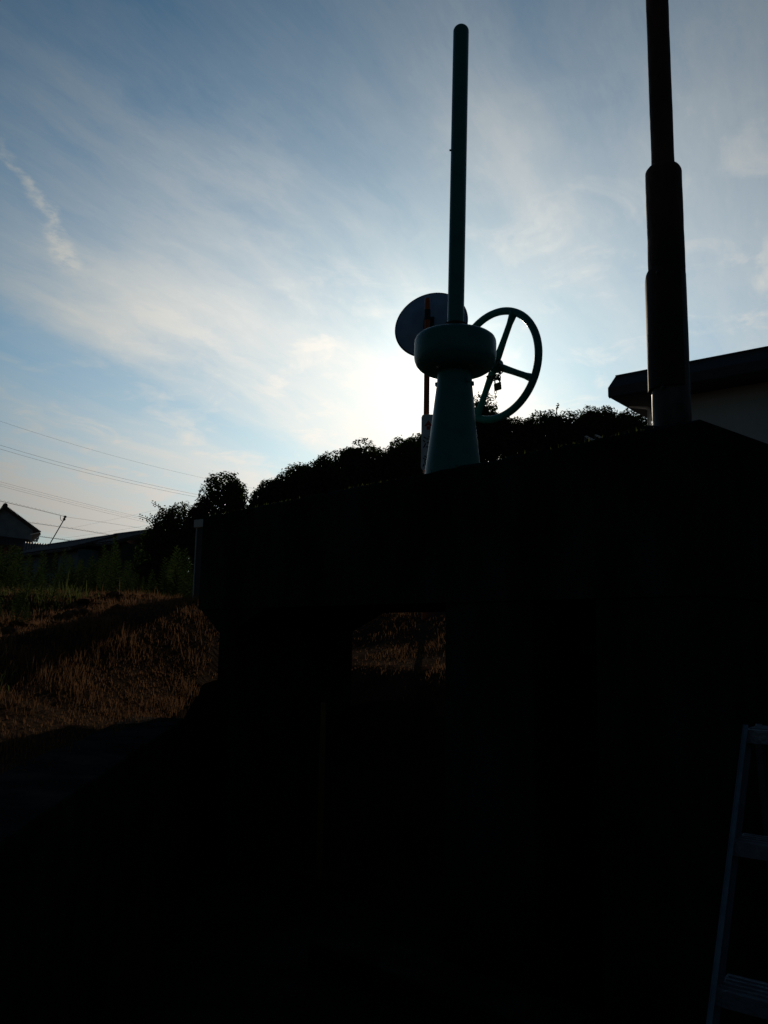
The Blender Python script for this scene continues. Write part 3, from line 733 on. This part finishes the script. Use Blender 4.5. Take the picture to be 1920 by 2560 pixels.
# one storey tiled lean-to next to it
h3 = thing('shed', at(100, 1480, HD - 3), 'low tiled lean-to beside the gabled house', 'shed')
a, b = at(60, 1356, HD - 3), at(150, 1364, HD - 3); f1, f2 = at(56, 1385, HD - 5.5), at(150, 1390, HD - 5.5)
m = MB(); m.prism([a, b, f2, f1], Vector((0, .05, -.2))); r3 = m.build('roof', 'tile', h3)
m = MB()
for i in range(14):
    t_ = (i + .5) / 14; m.tube([a.lerp(b, t_) + Z * .03, f1.lerp(f2, t_) + Z * .03], .06, 6)
m.build('roof_tiles', 'tile', r3)
m = MB(); m.hexa([Vector((f1.x, f1.y + .4, 0)), Vector((f2.x, f2.y + .4, 0)), Vector((b.x, b.y - .1, 0)), Vector((a.x, a.y - .1, 0)), f1 + Vector((0, .4, -.02)), f2 + Vector((0, .4, -.02)), b + Vector((0, -.1, -.2)), a + Vector((0, -.1, -.2))]); m.build('wall', 'hwall', h3)
# long low building
def longhouse(x0, y0, x1, y1, dep0, dep1, label, wallm='hwall'):
    a, b = at(x0, y0, dep0), at(x1, y1, dep1); zz = (a.z + b.z) / 2
    t = thing('house', (a.x, a.y, 0), label, 'house'); u = (b - a); u.z = 0; Ln = u.length; u.normalize(); o = Vector((-u.y, u.x, 0))
    if o.y < 0: o = -o
    m = MB(); th = .16
    for s_ in (-1, 1):
        A1, B1 = a - u * .0, b + u * 0; e1_ = a + o * s_ * 3.0 - Z * 1.0; e2_ = b + o * s_ * 3.0 - Z * 1.0
        m.prism([A1, B1, e2_, e1_], Z * -th)
    r_ = m.build('roof', 'tile', t)
    m = MB(); m.tube([a + Z * .05, b + Z * .05], .13, 8)
    n_ = int(Ln / .45)
    for i in range(n_):
        c = a.lerp(b, (i + .5) / n_); m.tube([c + Z * .04, c - o * 3.0 - Z * .96], .05, 5)
    m.build('roof_tiles', 'tile', r_)
    m = MB(); i0, i1 = a + u * .3, b - u * .3; h_ = Z * 1.0
    q = [i0 - o * 2.4, i1 - o * 2.4, i1 + o * 2.4, i0 + o * 2.4]
    m.hexa([Vector((p_.x, p_.y, 0)) for p_ in q] + [p_ - h_ for p_ in q]); wl_ = m.build('wall', wallm, t)
    return t, a, b, u, o
t1, a, b, u, o = longhouse(118, 1366, 290, 1341, 60, 54, 'long low house with dark tiled roof beyond the weeds')
c = a.lerp(b, .62) - o * 2.42; c.z = a.z - 1.75
m = MB(); m.box(c, (1.5, .08, 1.1), (u, o, Z)); w_ = m.build('door', 'dark', t1)
longhouse(286, 1340, 400, 1326, 57, 53, 'short tiled house end half hidden by the vine covered bush', 'dark')
# utility pole
UD = 92
up0 = at(80, 1345, UD)
ut = thing('utility_pole', (up0.x, up0.y, 0), 'distant utility pole with two cross arms beside the gabled house', 'utility pole')
m = MB(); m.lathe([(.17, 0), (.11, at(80, 1318, UD).z)], 12, (up0.x, up0.y, 0)); m.build('pole', 'wood', ut, smooth=True)
for y_, x1_ in ((1346.5, 98), (1352.8, 95)):
    m = MB(); a, b = at(73, y_, UD), at(x1_, y_, UD); m.box((a + b) / 2 - Vector((0, .14, 0)), ((b - a).length, .1, .12)); am = m.build('cross_arm', 'wood', ut)
    for x_ in (75, 87, 92, x1_ - 1):
        m = MB(); m.lathe([(.05, -.16), (.1, -.05), (.1, .1), (.05, .16)], 8, at(x_, y_ - 1, UD) - Vector((0, .14, 0))); m.build('insulator', 'pipe', am)
# leaning mast carrying the drop wire
mt_ = thing('mast', at(122, 1362, 58), 'thin leaning mast that carries a wire above the long low roof', 'mast')
a, b = at(121, 1366, 58), at(160.5, 1298, 58); m = MB(); m.tube([a, b], .035, 8); m.build('rod', 'wire', mt_)
m = MB(); m.lathe([(.05, -.1), (.11, 0), (.05, .1)], 8, b, (r0, Vector((0, 1, 0)), Z)); m.build('insulator', 'wire', mt_)
m = MB(); m.lathe([(.05, -.08), (.12, 0), (.05, .08)], 8, at(163, 1292, 58)); m.tube([b, at(163, 1292, 58)], .03, 6); m.build('insulator', 'wire', mt_)
m = MB(); m.tube([at(151, 1290, 58), at(151, 1297, 58), at(153.5, 1301.5, 58), at(157, 1302.5, 58), at(160, 1299, 58)], .02, 6); m.build('wire_loop', 'wire', mt_)

def wire(pts, dep0, dep1, r, label, twist=False):
    # parabola through three pixels, hung between two distances
    (xa, ya), (xm, ym), (xb, yb) = pts
    P = []
    n = 40
    for i in range(n + 1):
        t = i / n; x = xa + (xb - xa) * t
        L_ = lambda a, b, c: (x - b) * (x - c) / ((a - b) * (a - c))
        y = ya * L_(xa, xm, xb) + ym * L_(xm, xa, xb) + yb * L_(xb, xa, xm)
        P.append(at(x, y, dep0 + (dep1 - dep0) * t))
    m = MB(); r *= .55; m.tube(P, r, 5)
    if twist:
        H = []
        tt = 260
        for i in range(tt + 1):
            f = i / tt * n; j = min(int(f), n - 1); p_ = P[j].lerp(P[j + 1], f - j); a = i * .55
            H.append(p_ + up * (.04 * math.sin(a) + .05) + fw * .04 * math.cos(a))
        m.tube(H, r * .6, 4)
    tag(m.build('overhead_wire', 'wire', smooth=True), label, 'wire', 'overhead wires on the left')
wire([(-60, 1032), (253, 1131), (640, 1222)], 40, 62, .009, 'highest single thin wire crossing the sky on the left')
wire([(-60, 1094), (253, 1183), (600, 1256)], 44, 66, .013, 'upper wire of the close pair that ends behind the round bush')
wire([(-60, 1104), (253, 1191), (600, 1262)], 44, 66, .013, 'lower wire of the close pair that ends behind the round bush')
wire([(-60, 1188), (180, 1251), (460, 1318)], 46, 66, .010, 'topmost of three faint wires above the gabled roof')
wire([(-60, 1194), (180, 1256), (460, 1322)], 46, 66, .008, 'middle of three faint wires above the gabled roof')
wire([(-60, 1199), (180, 1261), (460, 1328)], 46, 66, .010, 'lowest of three faint wires above the gabled roof')
wire([(-60, 1240), (70, 1269), (163, 1292)], 50, 58, .02, 'thick lashed cable running from the left edge to the leaning mast', True)
wire([(163, 1292), (280, 1309), (420, 1332)], 58, 66, .012, 'single wire running right from the tip of the leaning mast')
wire([(60, 1305), (180, 1322), (300, 1342)], 66, 74, .022, 'lashed cable passing behind the leaning mast', True)
wire([(88, 1340), (140, 1347), (215, 1357)], 90, 86, .04, 'thick bundled cable leaving the distant utility pole', True)
wire([(170, 1322), (290, 1297), (440, 1264)], 80, 95, .010, 'faint wire rising to the right across the other wires')
wire([(140, 1348), (260, 1331), (420, 1304)], 84, 95, .012, 'lower rising wire just above the long low roof')
wire([(160, 1351), (260, 1339), (420, 1316)], 84, 95, .012, 'lowest rising wire touching the long low roof line')

# ------------------------------------------------------------------ trees and bushes
def leafface(m, c, nrm, sz, rnd):
    a = nrm.orthogonal().normalized(); b = nrm.cross(a); th = rnd.uniform(0, 6.28)
    u = a * math.cos(th) + b * math.sin(th); w = nrm.cross(u)
    l, h = sz * rnd.uniform(.7, 1.2), sz * rnd.uniform(.45, .75)
    v = m.verts([c - u * l * .5, c + w * h * .5 - u * l * .08, c + u * l * .55 - nrm * l * .12, c - w * h * .5 - u * l * .08]); m.face(v)
def crown(c, rx, ry, rz, leaf, n, seed, lumps=9):
    rnd = random.Random(seed); m = MB(); bl = [(Vector((0, 0, 0)), .78)]
    for i in range(lumps):
        a = rnd.uniform(0, 6.28); e = rnd.uniform(-.6, 1.2); bl.append((Vector((math.cos(a) * math.cos(e), math.sin(a) * math.cos(e), math.sin(e))) * rnd.uniform(.5, .72), rnd.uniform(.24, .42)))
    for i in range(n):
        o, r = bl[0] if rnd.random() < .3 else rnd.choice(bl)
        d = Vector((rnd.gauss(0, 1), rnd.gauss(0, 1), rnd.gauss(0, 1))).normalized()
        rr = r * (1 - .35 * rnd.random() ** 2) * (1 + .10 * mnoise.noise(d * 3 + o * 4)) + (rnd.random() ** 6) * .07
        p = o + d * rr
        p = Vector((p.x * rx, p.y * ry, p.z * rz)) + Vector(c)
        leafface(m, p, (d + Vector((rnd.gauss(0, .5), rnd.gauss(0, .5), rnd.gauss(0, .5) + .35))).normalized(), leaf, rnd)
    return m
TREES = [  # centre px, top py, half width px, height px, distance, label
    (552, 1168, 62, 230, 47, 'round topped vine covered tree standing alone left of the gap', 'leaf'),
    (452, 1246, 74, 260, 46, 'dense bush stepping down on the left of the round topped tree', 'leaf2'),
    (398, 1316, 66, 200, 45, 'lowest bush at the left end of the thicket with thin sprays', 'leaf'),
    (612, 1262, 30, 150, 48, 'small bush filling the notch right of the round topped tree', 'leaf2'),
    (680, 1192, 58, 190, 49, 'bush rising right of the notch at the foot of the hill', 'leaf'),
    (752, 1158, 76, 180, 50, 'second bush up the hillside from the notch', 'leaf2'),
    (846, 1120, 80, 190, 51, 'broad bush halfway up the hillside skyline', 'leaf'),
    (925, 1112, 66, 170, 52, 'bush on the skyline left of the white plate', 'leaf2'),
    (1008, 1096, 62, 170, 53, 'bush at the skyline directly behind the white plate', 'leaf'),
    (1100, 1078, 74, 150, 56, 'bush mostly hidden behind the hoist pedestal', 'leaf2'),
    (1206, 990, 50, 190, 57, 'tall pointed bush seen through the lower handwheel', 'leaf'),
    (1268, 1036, 70, 170, 57, 'bush under the right side of the handwheel', 'leaf2'),
    (1352, 1026, 62, 160, 57, 'bush with an upright sprig right of the handwheel', 'leaf'),
    (1432, 1024, 58, 160, 56, 'bush between the handwheel and the house corner', 'leaf2'),
    (1500, 1012, 60, 160, 55, 'bush just left of the house eave corner', 'leaf'),
    (1575, 1026, 66, 150, 55, 'bush tucked under the house eave', 'leaf2'),
    (508, 1236, 46, 220, 46, 'bush at the left foot of the round topped tree', 'leaf2'),
    (712, 1182, 50, 170, 50, 'bush between the first two hillside bushes', 'leaf2'),
    (800, 1148, 54, 160, 51, 'bush beside the broad hillside bush on its left', 'leaf'),
    (884, 1118, 50, 160, 52, 'bush filling the skyline right of the broad hillside bush', 'leaf'),
    (968, 1116, 50, 150, 53, 'bush just left of the white plate, lower than its neighbours', 'leaf2'),
    (1050, 1088, 54, 150, 55, 'bush between the white plate and the hoist pedestal', 'leaf'),
    (1160, 1046, 50, 170, 57, 'bush close behind the right edge of the pedestal', 'leaf2'),
    (1236, 1024, 44, 150, 57, 'bush stepping down right of the tall pointed bush', 'leaf'),
    (1312, 1046, 54, 150, 57, 'low bush under the rim of the handwheel', 'leaf'),
    (1395, 1032, 50, 150, 57, 'bush right below the upright sprig', 'leaf'),
    (1468, 1028, 48, 150, 56, 'bush behind the sloping grab rails', 'leaf'),
    (1540, 1022, 52, 150, 55, 'bush right under the house eave corner', 'leaf2'),
]
for i, (cx, ty, hwp, hp, D_, lab, mt) in enumerate(TREES):
    s = D_ / FPX; ty -= 10 if cx < 1090 else 4; cc = at(cx, ty + hp / 2, D_); rx, rz_ = hwp * s * 1.22, hp / 2 * s * 1.05
    gzz = zg(cc.x, cc.y); 
    t = thing('tree' if i == 0 else 'bush', (cc.x, cc.y, gzz), lab, 'tree' if i == 0 else 'bush', 'bushes along the hillside' if i else None)
    crown(cc, rx, max(rx, 1.3), rz_, .18, int(2800 + 1150 * rx * rz_), 40 + i, 12).build('crown', mt, t, recalc=False)
    m = MB(); bs = Vector((cc.x, cc.y, min(gzz, cc.z - rz_) - .2)); 
    m.tube([bs, bs.lerp(cc, .5) + Vector((.1, 0, 0)), cc], [.16, .12, .07], 8)
    for k in range(4):
        a = k * 1.6 + i; m.tube([bs.lerp(cc, .6), cc + Vector((math.cos(a) * rx * .5, math.sin(a) * .6, rz_ * .3))], [.07, .03], 5)
    m.build('trunk', 'bark', t)
# lower vegetation filling the slope under the skyline bushes
m = MB(); rnd = random.Random(5)
for i in range(30000):
    px, D_ = rnd.uniform(300, 1700), rnd.uniform(33, 56)
    X = (px - 960) / FPX * D_; z = zg(X, D_)
    if z < 1.2: continue
    n_ = Vector((rnd.gauss(0, .6), -.6 + rnd.gauss(0, .5), .8)).normalized(); h_ = max(0, mnoise.noise(Vector((X * .5, D_ * .5, 2)))) * 1.6 + .1
    leafface(m, Vector((X, D_, z + h_ * rnd.random() ** .5)), n_, .26, rnd)
tag(m.build('undergrowth', 'leaf', recalc=False), 'dark creepers covering the slope below the bushes', 'undergrowth', kind='stuff')
# leafy sprays sticking out of the left bush
def spray(pts, D_, label, n=16, lf=.14):
    P = [at(x, y, D_) for x, y in pts]; rnd = random.Random(int(pts[0][0])); t = thing('branch', P[0], label, 'branch', 'sprays out of the thicket')
    m = MB(); m.tube(P, [.03] * (len(P) - 1) + [.012], 5); m.build('stem', 'bark', t)
    m = MB()
    for i in range(n):
        f = (i + .5) / n * (len(P) - 1); j = min(int(f), len(P) - 2); c = P[j].lerp(P[j + 1], f - j); sd_ = up * (.1 if i % 2 else -.1)
        leafface(m, c + sd_ + rt * rnd.uniform(-.05, .05), Vector((rnd.gauss(0, .4), -1, rnd.gauss(0, .4))).normalized(), lf, rnd)
    m.build('leaves', 'leaf2', t, recalc=False)
spray([(432, 1302), (415, 1283), (400, 1268), (378, 1256)], 45.5, 'upper feathery spray reaching left out of the lowest bush', 22)
spray([(402, 1326), (385, 1312), (370, 1298), (346, 1290)], 45, 'lower feathery spray reaching left out of the lowest bush', 20)
spray([(395, 1310), (385, 1298), (374, 1288)], 45.2, 'short spray between the two feathery sprays of the lowest bush', 10)
spray([(1390, 1040), (1392, 1020), (1396, 1008)], 57, 'upright leafy sprig on the skyline right of the handwheel', 9, .2)
spray([(1206, 1000), (1212, 985), (1217, 978)], 57, 'tiny leafy twig tip beside the lower handwheel spoke', 6, .15)

# ------------------------------------------------------------------ weeds
def weedmesh(seed, h):
    rnd = random.Random(seed); m = MB(); lean_ = Vector((rnd.uniform(-.08, .08), rnd.uniform(-.08, .08), 1))
    P = [lean_ * (h * i / 5) + Vector((rnd.uniform(-.01, .01), rnd.uniform(-.01, .01), 0)) for i in range(6)]
    m.tube(P, [.007, .006, .005, .004, .003, .002], 4)
    for i in range(int(h * 85)):
        t = .12 + .88 * i / (h * 85); f = t * 5; j = min(int(f), 4); c = P[j].lerp(P[j + 1], f - j); a = i * 2.4
        d = Vector((math.cos(a), math.sin(a), .45 + .5 * t)).normalized(); ln = .17 * (1.25 - t) + .035; w = d.cross(Z).normalized() * (.014 + .008 * (1 - t))
        v = m.verts([c, c + d * ln * .45 + w, c + d * ln - Z * ln * .25, c + d * ln * .45 - w]); m.face(v)
    me = bpy.data.meshes.new('weed'); m.bm.to_mesh(me); m.bm.free(); me.materials.append(MT['weed']); return me
wm = [weedmesh(s_, h_) for s_, h_ in ((1, 1.0), (2, 1.15), (3, .9), (4, 1.25), (5, .8))]
rnd = random.Random(11)
for i in range(120):
    px = rnd.uniform(-40, 500); Y = rnd.uniform(12.0, 17.5); X = (px - 960) / FPX * Y * 1.02
    top = 1372 + 55 * mnoise.noise(Vector((px * .012, 1.1, 2))) + rnd.uniform(0, 70) + (25 if px > 330 else 0)
    o = bpy.data.objects.new('weed', wm[i % 5]); C.objects.link(o); z = zg(X, Y)
    hh = max(.55, zy(X, Y, top) - z); base_h = (1.0, 1.15, .9, 1.25, .8)[i % 5]; k = hh / base_h
    o.location = (X, Y, z - .02); o.scale = (min(1.3, k * .9 + .2),) * 2 + (k,); o.rotation_euler = (0, 0, rnd.uniform(0, 6.28))
    tag(o, 'one of the tall narrow leaved green weeds at the back of the field', 'weed', 'tall weeds behind the field')

for i in range(16):
    px, Y = rnd.uniform(-60, 150), rnd.uniform(5.6, 7.6); X = (px - 960) / FPX * Y * 1.02
    o = bpy.data.objects.new('weed', wm[i % 5]); C.objects.link(o); o.location = (X, Y, zg(X, Y) - .01); k = rnd.uniform(.14, .3)
    o.scale = (k * 1.5, k * 1.5, k); o.rotation_euler = (rnd.uniform(-.4, .4), rnd.uniform(-.4, .4), rnd.uniform(0, 6.28))
    tag(o, 'one of the short leafy green weeds on the bank at the left edge', 'weed', 'short weeds at the left edge of the bank')
# broad young leaf plant on the field edge
lp = min((at(288, 1499, 7.5 + .05 * i) for i in range(80)), key=lambda p: abs(zg(p.x, p.y) + .05 - p.z)); bz = zg(lp.x, lp.y); lp.z = bz + .06
pt = thing('seedling', (lp.x, lp.y, bz), 'small plant with one broad upright yellow green leaf on the field edge', 'plant')
m = MB(); m.tube([Vector((lp.x, lp.y, bz)), Vector((lp.x, lp.y, lp.z))], .008, 6); m.build('stem', 'weed', pt)
def leafpl(base, ax_, w, ln, wd):
    m = MB(); n_ = 8; L1 = []; R1 = []; nn = ax_.cross(w)
    for i in range(n_ + 1):
        t = i / n_; ww = wd * math.sin(math.pi * (t * .93 + .05)) ** .8 if 0 < i < n_ else .002; c = base + ax_ * ln * t + nn * (.06 * ln * math.sin(t * 3)); L1.append(m.bm.verts.new(c + w * ww + nn * .02 * ww)); R1.append(m.bm.verts.new(c - w * ww))
    for i in range(n_): m.face([L1[i], L1[i + 1], R1[i + 1], R1[i]])
    return m
leafpl(Vector((lp.x, lp.y, lp.z - .05)), (Z + rt * .12).normalized(), rt, .17, .05).build('leaf', 'leafy', pt, smooth=True)
leafpl(Vector((lp.x, lp.y, lp.z - .05)), (rt * .9 + Z * .35).normalized(), (fw * .8 + Z * .3).normalized(), .12, .035).build('leaf', 'weed', pt, smooth=True)
leafpl(Vector((lp.x, lp.y, lp.z - .05)), (-rt * .6 + Z * .7).normalized(), (fw * .8 - Z * .2).normalized(), .08, .02).build('leaf', 'weed', pt, smooth=True)

# ------------------------------------------------------------------ grass and clods (uncountable)
def blades(name, mt, n, region, hgt, wid, seed, label, dens=None, droop=.5, name2=False):
    rnd = random.Random(seed); m = MB(); c = 0; tries = 0
    while c < n and tries < n * 12:
        tries += 1; X, Y = region(rnd)
        k, q = kq(X, Y); s = lipx(Y) - X
        if s < ((.13 if Y < 4.4 else .03) + .1 * mnoise.noise(Vector((Y * 3, 1, 1)))) and k < ((.22 if q > qpl - .05 else 1.3) if name2 else 2.2): continue
        if dens and rnd.random() > dens(X, Y, s, k): continue
        z = zg(X, Y); h = hgt * rnd.uniform(.35, 1.2) * (.55 + 1.1 * sst(-.35, .5, mnoise.noise(Vector((X * 2.3, Y * 2.0, 8))))) * (1.9 if rnd.random() < .02 else 1); a = rnd.uniform(0, 6.28); d = Vector((math.cos(a), math.sin(a), 0)); w = Vector((-d.y, d.x, 0)) * wid * rnd.uniform(.6, 1.2) * (1 + Y * .06)
        p0 = Vector((X, Y, z - .01)); p1 = p0 + Z * h * .55 + d * h * .22 * droop; p2 = p0 + Z * h * (.95 - .45 * droop * rnd.random()) + d * h * droop * rnd.uniform(.3, 1.0)
        v = m.verts([p0 - w, p0 + w, p1 + w * .75, p1 - w * .75, p2]); m.face([v[0], v[1], v[2], v[3]]); m.face([v[3], v[2], v[4]]); c += 1
    tag(m.build(name, mt, recalc=False), label, 'grass', kind='stuff')
def reg_left(r):
    Y = 1.6 + 11.2 * r.random() ** .8; return lipx(Y) - .05 - (Y * .62 + .6) * r.random() ** 1.1, Y
def d_dry(X, Y, s, k): return .12 + .88 * sst(-.15, .35, mnoise.noise(Vector((X * 1.1, Y * .9, 5))) + (.4 if s < 1.1 else 0) + (.35 if Y > 9.2 else 0) - (.3 if 6 < Y < 9 else 0))
def d_grn(X, Y, s, k): return .9 * sst(-.02, .45, mnoise.noise(Vector((X * .8 + 7, Y * .8, 9))) + (.28 if s > 1.6 and Y < 7.5 else -.12) + (.25 if X < -2.6 and Y < 8 else 0))
blades('dry_grass', 'straw', 72000, reg_left, .075, .0019, 21, 'dry reddish brown grass on the left bank', d_dry, .8)
blades('green_grass', 'green', 11000, reg_left, .11, .0030, 22, 'patches of longer green grass on the left bank', d_grn, .7)
def d_back(X, Y, s, k): return (.35 + .65 * sst(-.2, .3, mnoise.noise(Vector((X * 1.7, Y * 1.3, 4)))))
def reg_back(r): return r.uniform(-4.2, 3.2), r.uniform(4.9, 14)
blades('dry_grass', 'straw', 48000, reg_back, .06, .0022, 23, 'dry grass seen through the opening under the deck', d_back, .8, True)
rnd = random.Random(77); m = MB()
for i in range(900):
    q = rnd.uniform(.2, DL - .05); k = .008 + .2 * rnd.random() ** 2
    if mnoise.noise(Vector((q * 2.2, k * 3, 5))) < rnd.uniform(-.3, .25): continue
    p = fr(q, k, ZT - .004); h = rnd.uniform(.006, .024); a = rnd.uniform(0, 6.28); d = Vector((math.cos(a), math.sin(a), 0)); w = Vector((-d.y, d.x, 0)) * rnd.uniform(.002, .005)
    v = m.verts([p - w, p + w, p + d * h * .5 + Z * h]); m.face(v)
tag(m.build('moss', 'green', recalc=False), 'moss and tiny grass along the top edge of the concrete deck', 'moss', kind='stuff')
rnd = random.Random(31); m = MB()
def clod(c, r):
    vs = []
    ico = bmesh.ops.create_icosphere(m.bm, subdivisions=1, radius=r)
    sx_, sy_, sz_ = rnd.uniform(.8, 1.6), rnd.uniform(.7, 1.2), rnd.uniform(.45, .9)
    for v in ico['verts']:
        j = 1 + .35 * mnoise.noise(v.co * (2.2 / r) + Vector((c.x * 3, c.y * 3, 0)))
        v.co = Vector((v.co.x * sx_ * j, v.co.y * sy_ * j, v.co.z * sz_ * j)) + c
for i in range(1100):
    Y = rnd.uniform(5.2, 11.0); s_ = rnd.uniform(.8, Y * .6 + .5); X = lipx(Y) - s_
    if mnoise.noise(Vector((X * .8, Y * .8, 12))) < -.25: continue
    r_ = .012 + .05 * rnd.random() ** 3; clod(Vector((X, Y, zg(X, Y) + r_ * .25)), r_)
tag(m.build('soil_clods', 'clod'), 'rough clods of turned soil scattered over the field', 'clods', kind='stuff')
